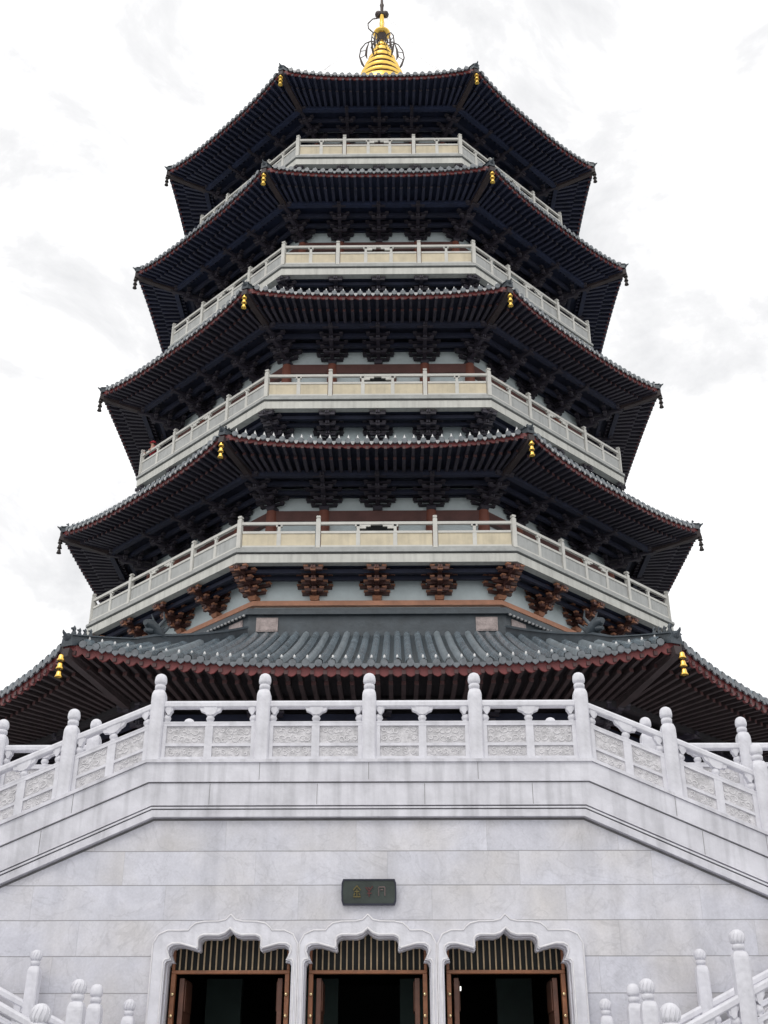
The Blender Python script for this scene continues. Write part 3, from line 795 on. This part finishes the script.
# landing and steps behind the front
c = MB()
c.box((XC - HW, YW + .55, ZC - .5), (XC + HW, -AT - .22, ZC - .01))
for sgn in (-1, 1):
    n_ = 44
    for q in range(n_):
        x0 = XC + sgn * (HW + q * .333); x1 = XC + sgn * (HW + (q + 1) * .333); zt = ZC - .15 * (q + 1)
        c.box((min(x0, x1), YW + .55, max(zt - .6, 0)), (max(x0, x1), -AT - .22, zt))
c.build('stair_flight', M['marble'], fac)
# interior seen through the doors
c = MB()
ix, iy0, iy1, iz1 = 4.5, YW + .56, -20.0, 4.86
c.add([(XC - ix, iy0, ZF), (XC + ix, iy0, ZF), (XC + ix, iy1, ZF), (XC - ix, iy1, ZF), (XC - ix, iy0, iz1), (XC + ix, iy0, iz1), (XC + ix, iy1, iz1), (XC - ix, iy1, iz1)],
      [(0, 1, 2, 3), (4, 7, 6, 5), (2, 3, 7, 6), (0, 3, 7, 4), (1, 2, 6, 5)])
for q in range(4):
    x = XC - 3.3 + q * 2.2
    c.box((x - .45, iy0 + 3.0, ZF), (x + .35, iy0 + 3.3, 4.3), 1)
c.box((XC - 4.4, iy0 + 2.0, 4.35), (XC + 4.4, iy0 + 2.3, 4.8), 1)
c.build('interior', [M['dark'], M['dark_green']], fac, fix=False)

# a lamp inside the right doorway
lm, lnt, lb = new_mat('lamp_glow'); lb.inputs['Base Color'].default_value = (.9, .9, .85, 1); lb.inputs['Emission Color'].default_value = (1, .98, .92, 1); lb.inputs['Emission Strength'].default_value = 1.5
lt_ = empty('hanging_lamp', (2.17, -27.0, 4.86)); tag(lt_, 'small white box lamp glowing in the dark right doorway', 'lamp')
b = MB(); b.box((-.085, -.05, -.75), (.085, .05, -.655)); b.build('lamp_shade', lm, lt_, bevel=.01)
b = MB(); b.tube([(0, 0, -.655), (0, 0, 0)], .012, 6); b.build('hanger', M['gold_dark'], lt_)

# door surrounds, frames, leaves
for di, dx in enumerate(DX):
    hl = 1.393 if di > 0 else 1.56; hr = 1.393 if di < 2 else 1.56
    s = plate('door_surround', arch_pts(dx, True, hl, hr), [arch_pts(dx, False)], YW - .10, YW - .002, M['marble'], fac)
    # the outline and hole share the sill: drop the strip between them
    bpy.data.objects.remove(s)
    o_, i_ = arch_pts(dx, True, hl, hr), arch_pts(dx, False)
    s = plate('door_surround', o_ + list(reversed(i_)), [], YW - .10, YW - .002, M['marble'], fac)
    # raised rims along both edges
    rm = MB()
    oo = [(x + (XC + dx - x) * .012, z - .012) for x, z in o_]
    rm.tube([(x, YW - .10, z) for x, z in oo], .018, 6)
    rm.tube([(x, YW - .10, z) for x, z in [(x + (x - XC - dx) * .03, z + .03) for x, z in i_]], .022, 6)
    rm.build('surround_rim', M['relief'], s)
    # stepped reveal inside the opening
    inner = [(XC + dx + (x - XC - dx) * .982, z - .02) for x, z in i_]
    inner[0] = (inner[0][0], ZF); inner[-1] = (inner[-1][0], ZF)
    rv = MB(); n_ = len(i_)
    vs = [(x, YW + .12, z) for x, z in i_] + [(x, YW + .12, z) for x, z in inner] + [(x, YW + .5, z) for x, z in inner]
    rv.add(vs, [(q, q + 1, n_ + q + 1, n_ + q) for q in range(n_ - 1)] + [(n_ + q, n_ + q + 1, 2 * n_ + q + 1, 2 * n_ + q) for q in range(n_ - 1)])
    rv.build('reveal', M['marble'], s)
    cx = XC + dx; yb = YW + .34
    f = MB()
    f.box((cx - 1.20, yb, 4.085), (cx + 1.20, yb + .14, 4.155))
    f.box((cx - 1.20, yb - .01, ZF), (cx - 1.11, yb + .15, 4.085)); f.box((cx + 1.11, yb - .01, ZF), (cx + 1.20, yb + .15, 4.085))
    f.box((cx - 1.20, yb, 4.155), (cx - 1.14, yb + .12, 4.8)); f.box((cx + 1.14, yb, 4.155), (cx + 1.20, yb + .12, 4.8))
    fo = f.build('door_frame', M['frame_wood'], fac, bevel=.012)
    t = MB()
    for q in range(18):
        x = cx - 1.05 + q * 2.1 / 17
        t.box((x - .014, yb + .03, 4.155), (x + .014, yb + .075, 4.86))
    t.build('transom_grille', M['bar'], fo)
    t = MB(); t.box((cx - 1.14, yb + .10, 4.155), (cx + 1.14, yb + .115, 4.86)); t.build('transom_back', M['dark'], fo)  # dark sheet standing in for the shade in the recess
    for sg in (-1, 1):
        lf = MB()
        hx = cx + sg * 1.05
        x0, x1 = sorted((hx, hx - sg * .10))
        lf.box((x0, yb + .16, ZF + .02), (x1, yb + 1.15, 4.02))
        for zz in (2.0, 2.9, 3.75):
            xx0, xx1 = sorted((hx - sg * .10, hx - sg * .125)); lf.box((xx0, yb + .25, zz - .35), (xx1, yb + 1.05, zz + .22))
        l_ = lf.build('door_leaf', M['door_wood'], fac, bevel=.01)
        for zz in (3.70, 3.30, 2.9, 2.5):
            k_ = MB(); k_.sphere((cx + sg * 1.145, yb - .03, zz), .038); k_.build('door_knob', M['brass'], fo)

# name board above the middle door
sb = empty('name_board', (XC + .02, YW, 5.35))
tag(sb, 'small dark green name board with three faint characters above the middle doorway', 'sign')
b = MB()
pts = [(-.53, 0), (-.56, .08), (-.565, .25), (-.56, .42), (-.53, .50), (.53, .50), (.56, .42), (.565, .25), (.56, .08), (.53, 0)]
ptsi = [(x * .955, .03 + z * .88) for x, z in pts]
n_ = len(pts)
def tilt(y, z): return y - z * .18
vs = [(x, tilt(-.10, z), z) for x, z in pts] + [(x, tilt(-.02, z), z) for x, z in pts] + [(x, tilt(-.10, z), z) for x, z in ptsi] + [(x, tilt(-.085, z), z) for x, z in ptsi]
b.add(vs, [(q, (q + 1) % n_, n_ + (q + 1) % n_, n_ + q) for q in range(n_)] + [(q, (q + 1) % n_, 2 * n_ + (q + 1) % n_, 2 * n_ + q) for q in range(n_)] + [(2 * n_ + q, 2 * n_ + (q + 1) % n_, 3 * n_ + (q + 1) % n_, 3 * n_ + q) for q in range(n_)] + [tuple(range(n_, 2 * n_))], 1)
b.add([vs[3 * n_ + q] for q in range(n_)], [tuple(range(n_))], 0)
b.build('board', [M['sign_board'], M['sign_edge']], sb)
strokes = [
 (-.245, 'ink_gold', [((0, .13), (-.085, .03)), ((0, .13), (.085, .03)), ((-.06, .0), (.06, .0)), ((0, .06), (0, -.12)), ((-.045, -.03), (-.075, -.09)), ((.045, -.03), (.075, -.09)), ((-.09, -.12), (.09, -.12))]),
 (.005, 'ink_red', [((-.085, .10), (0, .0)), ((.085, .12), (0, .0)), ((0, .0), (0, -.12)), ((-.05, -.04), (.06, -.04)), ((-.03, .09), (.03, .06))]),
 (.265, 'ink_grey', [((-.075, .10), (-.075, -.10)), ((.075, .10), (.075, -.10)), ((-.075, .10), (.075, .10)), ((-.03, .04), (.03, .04))])]
for cx_, mm, ss in strokes:
    t = MB()
    for (x0, z0), (x1, z1) in ss:
        x0, z0, x1, z1 = x0 * .85, z0 * .85, x1 * .85, z1 * .85; za, zb = .26 + z0, .26 + z1
        t.beam((cx_ + x0, tilt(-.092, za), za), (cx_ + x1, tilt(-.092, zb), zb), .022, .022, up=Vector((0, 1, 0)))
    t.build('character', M[mm], sb)

# ------------------------------------------------------------------ marble balustrades
def post_mesh(h=2.02, w=.152):
    b = MB(); q = w / .152
    def zz(z): return h - (2.02 - z) * q        # the head keeps its shape, the shaft takes up the length
    for z0, z1, w0, w1 in ((0, zz(1.47), w, w), (zz(1.47), zz(1.53), w, w * .95), (zz(1.53), zz(1.58), w * .95, w * .84), (zz(1.58), zz(1.61), w * .84, w * .76)):
        vs = []
        for ww, z in ((w0, z0), (w1, z1)):
            cc = ww * .80
            vs += [(x, y, z) for x, y in ((ww, -cc), (ww, cc), (cc, ww), (-cc, ww), (-ww, cc), (-ww, -cc), (-cc, -ww), (cc, -ww))]
        b.add(vs, [(k, (k + 1) % 8, 8 + (k + 1) % 8, 8 + k) for k in range(8)] + [tuple(range(8, 16)), tuple(range(7, -1, -1))])
    # lotus head: neck, beads, bud
    b.lathe((0, 0, 0), [(r_ * q, zz(z)) for r_, z in ((.118, 1.605), (.108, 1.62), (.095, 1.628), (.095, 1.645), (.120, 1.655), (.123, 1.72), (.118, 1.74), (.098, 1.752), (.098, 1.77), (.130, 1.785), (.140, 1.83), (.139, 1.88), (.126, 1.945), (.095, 1.99), (.05, 2.015), (.005, 2.02))], 14)
    return b
post_cache = {}
def bal_post(root, loc, rz, h=2.02, w=.152, carved=False):
    key = (h, w, carved)
    if key not in post_cache:
        b = post_mesh(h, w)
        if carved:      # flame-like ribs round the bud
            q = w / .152
            for e_ in range(12):
                a = 2 * math.pi * e_ / 12; pts = []
                for s_ in range(6):
                    zz = h - (2.02 - 1.77 - .042 * s_) * q; rr_ = [.116, .134, .142, .140, .126, .09][s_] * q; aa = a + .10 * s_
                    pts.append((rr_ * math.cos(aa), rr_ * math.sin(aa), zz))
                b.tube(pts, .014 * q, 4)
        o = b.build('balustrade_post', M['marble'], root); post_cache[key] = o
    else:
        o = post_cache[key].copy(); col.objects.link(o); o.parent = root
    o.location = loc; o.rotation_euler = (0, 0, rz)
    return o

def scrolls(b, f, x0, x1, z0, z1, y, rnd):
    """low scrollwork relief inside a sunk field"""
    w, h = x1 - x0, z1 - z0
    nx = max(3, int(w / .13)); nz = max(2, int(h / .13))
    for ix in range(nx):
        for iz in range(nz):
            cx = x0 + (ix + .5) * w / nx + rnd.uniform(-.03, .03); cz = z0 + (iz + .5) * h / nz + rnd.uniform(-.025, .025)
            if rnd.random() < .12: continue
            rm_ = min(w / nx, h / nz) * rnd.uniform(.38, .75); sg = rnd.choice((-1, 1)); a0 = rnd.uniform(0, 6.28); pts = []
            for q in range(13):
                t_ = q / 12; rr_ = rm_ * (1 - .8 * t_); a = a0 + sg * 7.0 * t_
                px, pz = cx + rr_ * math.cos(a) * 1.15, cz + rr_ * math.sin(a)
                pts.append(f(Vector((min(max(px, x0 + .01), x1 - .01), y, min(max(pz, z0 + .01), z1 - .01)))))
            b.tube(pts, [.006 + .010 * math.sin(math.pi * q / 12) for q in range(13)], 4, 2)

def bal_span(root, p, q, rnd, w=.152, solid_ends=True):
    """one bay between two posts; p and q are the post feet"""
    p = Vector(p); q = Vector(q); d = q - p; Lh = math.hypot(d.x, d.y)
    t = Vector((d.x, d.y, 0)) / Lh; n = Vector((t.y, -t.x, 0))
    def f(v):   # x along, y out of the face (towards the viewer), z up
        return p + t * v.x + n * v.y + Vector((0, 0, v.z + d.z * v.x / Lh))
    a, e = w, Lh - w; mid = Lh / 2
    b = MB()
    # slab with frame: plinth, lower field, upper field
    b.box((a, -.05, .0), (e, .05, .853), 1, f)
    b.box((a, .05, .0), (e, .105, .095), 0, f)                       # plinth
    b.box((a, .05, .335), (e, .085, .395), 0, f)                      # middle rail
    b.box((a, .05, .785), (e, .090, .855), 0, f)                      # top rail of the slab
    b.box((a, -.09, .855), (e, .095, .885), 0, f)
    b.box((a, -.09, .0), (e, -.05, .855), 0, f)
    for x0, x1 in ((a, a + .09), (mid - .085, mid + .085), (e - .09, e)):
        b.box((x0, .05, .095), (x1, .086, .335), 0, f); b.box((x0, .05, .395), (x1, .086, .785), 0, f)
    for x0, x1 in ((a + .09, mid - .085), (mid + .085, e - .09)):
        scrolls(b, f, x0 + .02, x1 - .02, .41, .775, .052, rnd)
        scrolls(b, f, x0 + .06, x1 - .06, .13, .31, .052, rnd)
    b.build('carved_panel', [M['marble'], M['relief_ground'], M['relief']], root)
    # handrail: rounded bar
    r_ = MB(); pts = []
    sec = [(-.085, 1.215), (.085, 1.215), (.105, 1.24), (.105, 1.32), (.07, 1.365), (-.07, 1.365), (-.105, 1.32), (-.105, 1.24)]
    vs = [f(Vector((a - .03, y, z))) for y, z in sec] + [f(Vector((e + .03, y, z))) for y, z in sec]
    r_.add(vs, [(k, (k + 1) % 8, 8 + (k + 1) % 8, 8 + k) for k in range(8)] + [tuple(range(7, -1, -1)), tuple(range(8, 16))])
    r_.build('handrail', M['marble'], root)
    # vase and cloud supports, whole in the middle, halves at the posts
    for c_, half in ((mid, 0), (a, 1), (e, -1)):
        v_ = MB()
        rw = .25 if not half else .19
        x0, x1 = (c_ - rw, c_ + rw) if not half else ((c_, c_ + rw) if half > 0 else (c_ - rw, c_))
        base = f(Vector((c_ + half * .06, 0, 0)))
        v_.lathe((base.x, base.y, base.z + .882), [(.09, 0), (.055, .02), (.08, .05), (.095, .095), (.075, .145), (.05, .175)], 10)
        # cloud: three lobes spreading under the rail
        def lobe(xa, xb, za, zb, yy):
            pts_ = []; 
            for y in (-yy, yy):
                for k in range(7):
                    aa = math.pi * k / 6; pts_.append(f(Vector(((xa + xb) / 2 - (xb - xa) / 2 * math.cos(aa), y, zb - (zb - za) * math.sin(aa) ** .7))))
            v_.add(pts_, [tuple(range(6, -1, -1)), tuple(range(7, 14))] + [(k, k + 1, 8 + k, 7 + k) for k in range(6)] + [(6, 0, 7, 13)])
        lobe(x0, x1, 1.09, 1.222, .07)
        lobe(x0 + (x1 - x0) * .2, x1 - (x1 - x0) * .2, 1.04, 1.215, .085)
        v_.build('vase_support', M['marble'], root)

def balustrade(name, label, pts, rz=0, heights=2.02, w=.152, ends=True, carved=False, group=None, skip=()):
    root = empty(name, pts[0])
    tag(root, label, 'balustrade', group)
    rnd = random.Random(len(label) * 7 + int(abs(pts[0][0]) * 100))
    o0 = Vector(pts[0])
    for i, p in enumerate(pts):
        if i in skip: continue
        bal_post(root, Vector(p) - o0, rz, heights, w, carved)
    for a, b in zip(pts[:-1], pts[1:]): bal_span(root, Vector(a) - o0, Vector(b) - o0, rnd, w)
    return root

YB = YW + .06
xs = [-4.70, -2.35, 0, 2.35, 4.70]
balustrade('marble_balustrade', 'level carved white marble balustrade along the landing above the three doors', [(XC + x, YB, ZC) for x in xs])
def stair_line(sg):
    pts = []
    for q in range(0, 7):
        x = 4.70 + q * 1.865
        pts.append((XC + sg * x, YB, ZC - max(0, x - 4.75) * SL))
    return pts
for sg, nm in ((-1, 'left'), (1, 'right')):
    pts = stair_line(sg)
    if sg < 0: pts = pts[::-1]; sk = (len(pts) - 1,)
    else: sk = (0,)
    balustrade('marble_balustrade', f'carved white marble balustrade sloping down the {nm} shoulder of the stair front', pts, skip=sk)
    p2 = [(x, -AT - .02, ZT - .06) for x in ((-11.04, -8.78, -6.52, -4.26) if sg < 0 else (4.50, 6.79, 9.09, 11.39))]
    balustrade('marble_balustrade', f'level marble balustrade on the terrace edge behind the {nm} sloping balustrade', p2)

# lower steps in front of the stair front: a plinth and two slanting flights
pl = MB()
pl.box((XC - 5.0, YW - 1.3, 0), (XC + 5.0, YW - .003, ZF))
for q in range(9): pl.box((XC - 3.9, YW - 1.3 - .33 * (q + 1), 0), (XC + 3.9, YW - 1.3 - .33 * q, ZF - .15 * (q + 1) - .005))
tag(pl.build('stone_steps', M['marble']), 'low marble plinth and steps in front of the three doorways', 'steps')
def lower(sg):
    nm = 'left' if sg < 0 else 'right'
    X = lambda d: XC + sg * (d - XC)
    H = 2.35
    def line(p0, p1, n0, n1, up):
        p0 = Vector(p0); d = Vector(p1) - p0
        q = [p0 + d * k for k in range(n0, n1 + 1)]
        return q if sg > 0 else q[::-1]
    back = line((X(4.80), -31.72, 1.21), (X(6.75), -31.72, 2.12), -1, 3, 0)
    mid = line((X(4.985), -35.0, 3.61 - H), (X(6.615), -35.0, 4.395 - H), 0, 2, 0)
    frn = line((X(4.55), -38.6, 2.95 - H), (X(6.25), -38.6, 2.95 - H + .82), 0, 2, 0)
    balustrade('marble_balustrade', f'marble balustrade running up the wall beside the {nm} doorway', back, 0, H, .12, carved=True)
    balustrade('marble_balustrade', f'marble balustrade with flame-carved post heads in front of the lower {nm} flight', mid, 0, H, .137, carved=True)
    balustrade('marble_balustrade', f'nearest marble balustrade at the bottom {nm} corner, one large post head showing', frn, 0, H, .145, carved=True)
    newel = empty('newel_post', (X(4.99), -33.7, 1.3)); tag(newel, f'slim marble newel post just inside the lower {nm} balustrade', 'post')
    pm = post_mesh(2.35, .128); pm.build('shaft', M['marble'], newel)
    st = MB()
    def wedge(q, y0, y1):
        q = sorted(q, key=lambda v: v.x); x0, x1, z0, z1 = q[0].x, q[-1].x, q[0].z - .003, q[-1].z - .003
        st.add([(x0, y0, 0), (x1, y0, 0), (x1, y1, 0), (x0, y1, 0), (x0, y0, z0), (x1, y0, z1), (x1, y1, z1), (x0, y1, z0)], [(0, 3, 2, 1), (4, 5, 6, 7), (0, 1, 5, 4), (1, 2, 6, 5), (2, 3, 7, 6), (3, 0, 4, 7)])
    wedge([v for v in back], -31.9, YW - .004); wedge(mid, -35.2, -34.8); wedge(frn, -38.8, -38.4)
    st.box((X(4.99) - .2, -33.9, 0), (X(4.99) + .2, -33.5, 1.3))
    for q in range(16):       # steps between the wall and the middle balustrade
        x0, x1 = sorted((X(5.15 + .32 * q), X(5.15 + .32 * (q + 1)))); st.box((x0, -34.8, 0), (x1, -31.9, 1.42 + .15 * q - .1))
    tag(st.build('stone_steps', M['marble']), f'lower {nm} flight of marble steps rising outward beside the doors', 'steps')
for sg in (-1, 1): lower(sg)

# ------------------------------------------------------------------ a visitor on the third-storey balcony
def person(name, loc, rz, label, top, legs):
    root = empty(name, loc, rz); root.scale = (1.1, 1.1, 1.1); tag(root, label, 'person')
    j = {'pel': (0, 0, .92), 'wai': (0, 0, 1.08), 'che': (0, -.02, 1.30), 'nek': (0, -.01, 1.46), 'hed': (0, -.03, 1.60), 'top': (0, -.02, 1.70),
         'sl': (-.19, 0, 1.40), 'el': (-.25, -.10, 1.14), 'wl': (-.17, -.34, 1.12), 'sr': (.19, 0, 1.40), 'er': (.25, -.10, 1.14), 'wr': (.17, -.34, 1.12),
         'hl': (-.10, 0, .88), 'kl': (-.11, -.02, .48), 'al': (-.11, .03, .08), 'tl': (-.12, -.12, .04), 'hr': (.10, 0, .88), 'kr': (.11, -.02, .48), 'ar': (.11, .03, .08), 'tr': (.12, -.12, .04)}
    rad = {'pel': .14, 'wai': .13, 'che': .15, 'nek': .058, 'hed': .095, 'top': .07, 'sl': .07, 'el': .046, 'wl': .034, 'sr': .07, 'er': .046, 'wr': .034, 'hl': .095, 'kl': .065, 'al': .045, 'tl': .04, 'hr': .095, 'kr': .065, 'ar': .045, 'tr': .04}
    E_ = [('pel', 'wai'), ('wai', 'che'), ('che', 'nek'), ('nek', 'hed'), ('hed', 'top'), ('che', 'sl'), ('sl', 'el'), ('el', 'wl'), ('che', 'sr'), ('sr', 'er'), ('er', 'wr'), ('pel', 'hl'), ('hl', 'kl'), ('kl', 'al'), ('al', 'tl'), ('pel', 'hr'), ('hr', 'kr'), ('kr', 'ar'), ('ar', 'tr')]
    def skin(nm, keys, grow, mt):
        ks = list(keys); me = bpy.data.meshes.new(nm)
        me.from_pydata([j[k] for k in ks], [(ks.index(a), ks.index(b)) for a, b in E_ if a in ks and b in ks], [])
        o = bpy.data.objects.new(nm, me); col.objects.link(o); o.parent = root; me.materials.append(mt)
        md = o.modifiers.new('skin', 'SKIN')
        for k, sv in zip(ks, me.skin_vertices[0].data): sv.radius = (rad[k] + grow, (rad[k] + grow) * (.75 if k in ('che', 'wai', 'pel') else 1))
        me.skin_vertices[0].data[0].use_root = True
        s_ = o.modifiers.new('sub', 'SUBSURF'); s_.levels = 2; s_.render_levels = 2
        md.use_smooth_shade = True
        return o
    skin('body', j.keys(), 0, M['skin'])
    skin('shirt', ['pel', 'wai', 'che', 'sl', 'el', 'sr', 'er'], .022, top)
    skin('trousers', ['pel', 'hl', 'kl', 'al', 'hr', 'kr', 'ar'], .016, legs)
    h = MB(); h.sphere((0, .005, 1.66), .118, sz=.95); h.build('hair', M['hair'], root)
    cp_ = MB(); cp_.lathe((0, -.005, 1.655), [(.128, 0), (.132, .03), (.118, .09), (.07, .13), (.005, .14)], 12); cp_.lathe((0, -.08, 1.66), [(.11, 0), (.11, .015)], 12); cp_.build('cap', top, root)
    fc = MB(); fc.sphere((-.036, -.118, 1.625), .012); fc.sphere((.036, -.118, 1.625), .012); fc.lathe((0, -.128, 1.575), [(.016, 0), (.012, .03), (.004, .05)], 6); fc.box((-.025, -.122, 1.545), (.025, -.112, 1.553))
    fc.build('face', M['skin'], root)
nrm, tng = fr(-1)
pp = nrm * (LV[3]['ab'] - .21) - tng * (T * LV[3]['ab'] * .885)
person('person', (pp.x, pp.y, LV[3]['zr'] - 1.295), R(-45), 'person in red top and red cap at the left end of the third-storey rail', M['red_cloth'], M['trousers'])

# ------------------------------------------------------------------ sky, sun, camera
wd = bpy.data.worlds.new('World'); sc.world = wd; wd.use_nodes = True
nt = wd.node_tree; N, Lk = nt.nodes, nt.links
bg = N['Background']; bg.inputs['Strength'].default_value = .1
SUN_EL, SUN_AZ = R(52), R(200)     # azimuth: direction the sun stands in, clockwise from +Y
sky = N.new('ShaderNodeTexSky'); sky.sky_type = 'NISHITA'; sky.sun_disc = False; sky.sun_elevation = SUN_EL; sky.sun_rotation = SUN_AZ
sky.dust_density = 4
tc = N.new('ShaderNodeTexCoord')
mp = N.new('ShaderNodeMapping'); mp.inputs['Scale'].default_value = (1, 1, 1.6); mp.inputs['Location'].default_value = (-4.36, 2.58, .91)
Lk.new(tc.outputs['Generated'], mp.inputs['Vector'])
cn = N.new('ShaderNodeTexNoise'); cn.inputs['Scale'].default_value = 5.5; cn.inputs['Detail'].default_value = 9; cn.inputs['Roughness'].default_value = .62; cn.inputs['Distortion'].default_value = .35
Lk.new(mp.outputs[0], cn.inputs['Vector'])
rp = N.new('ShaderNodeValToRGB')
rp.color_ramp.elements[0].position = .30; rp.color_ramp.elements[0].color = (.80, .805, .82, 1)
rp.color_ramp.elements[1].position = .53; rp.color_ramp.elements[1].color = (1.24, 1.24, 1.24, 1)
e = rp.color_ramp.elements.new(.42); e.color = (.945, .945, .955, 1)
Lk.new(cn.outputs['Fac'], rp.inputs['Fac'])
sv = N.new('ShaderNodeVectorMath'); sv.operation = 'SCALE'; sv.inputs['Scale'].default_value = 10.5
Lk.new(rp.outputs['Color'], sv.inputs[0])
mx = N.new('ShaderNodeMix'); mx.data_type = 'RGBA'; mx.inputs['Factor'].default_value = .96
Lk.new(sky.outputs['Color'], mx.inputs['A']); Lk.new(sv.outputs[0], mx.inputs['B'])
Lk.new(mx.outputs['Result'], bg.inputs['Color'])

sl = bpy.data.lights.new('sun', 'SUN'); sl.energy = .9; sl.angle = R(25); sl.color = (1, .96, .9)
so = bpy.data.objects.new('sun', sl); col.objects.link(so)
dirv = Vector((math.sin(SUN_AZ) * math.cos(SUN_EL), math.cos(SUN_AZ) * math.cos(SUN_EL), math.sin(SUN_EL)))
so.rotation_euler = dirv.to_track_quat('Z', 'Y').to_euler(); so.location = dirv * 150

cam = bpy.data.cameras.new('camera'); co = bpy.data.objects.new('camera', cam); col.objects.link(co)
co.location = (.773, -56, 1.6); co.rotation_euler = (R(90 + 27.56), 0, R(.637))
cam.sensor_fit = 'VERTICAL'; cam.sensor_height = 36; cam.lens = 1149.7 / 1024 * 36
cam.clip_start = .1; cam.clip_end = 3000
sc.camera = co
vs_ = sc.view_settings
vs_.view_transform = 'Standard'; vs_.look = 'None'; vs_.exposure = 0; vs_.gamma = 1; vs_.use_curve_mapping = False
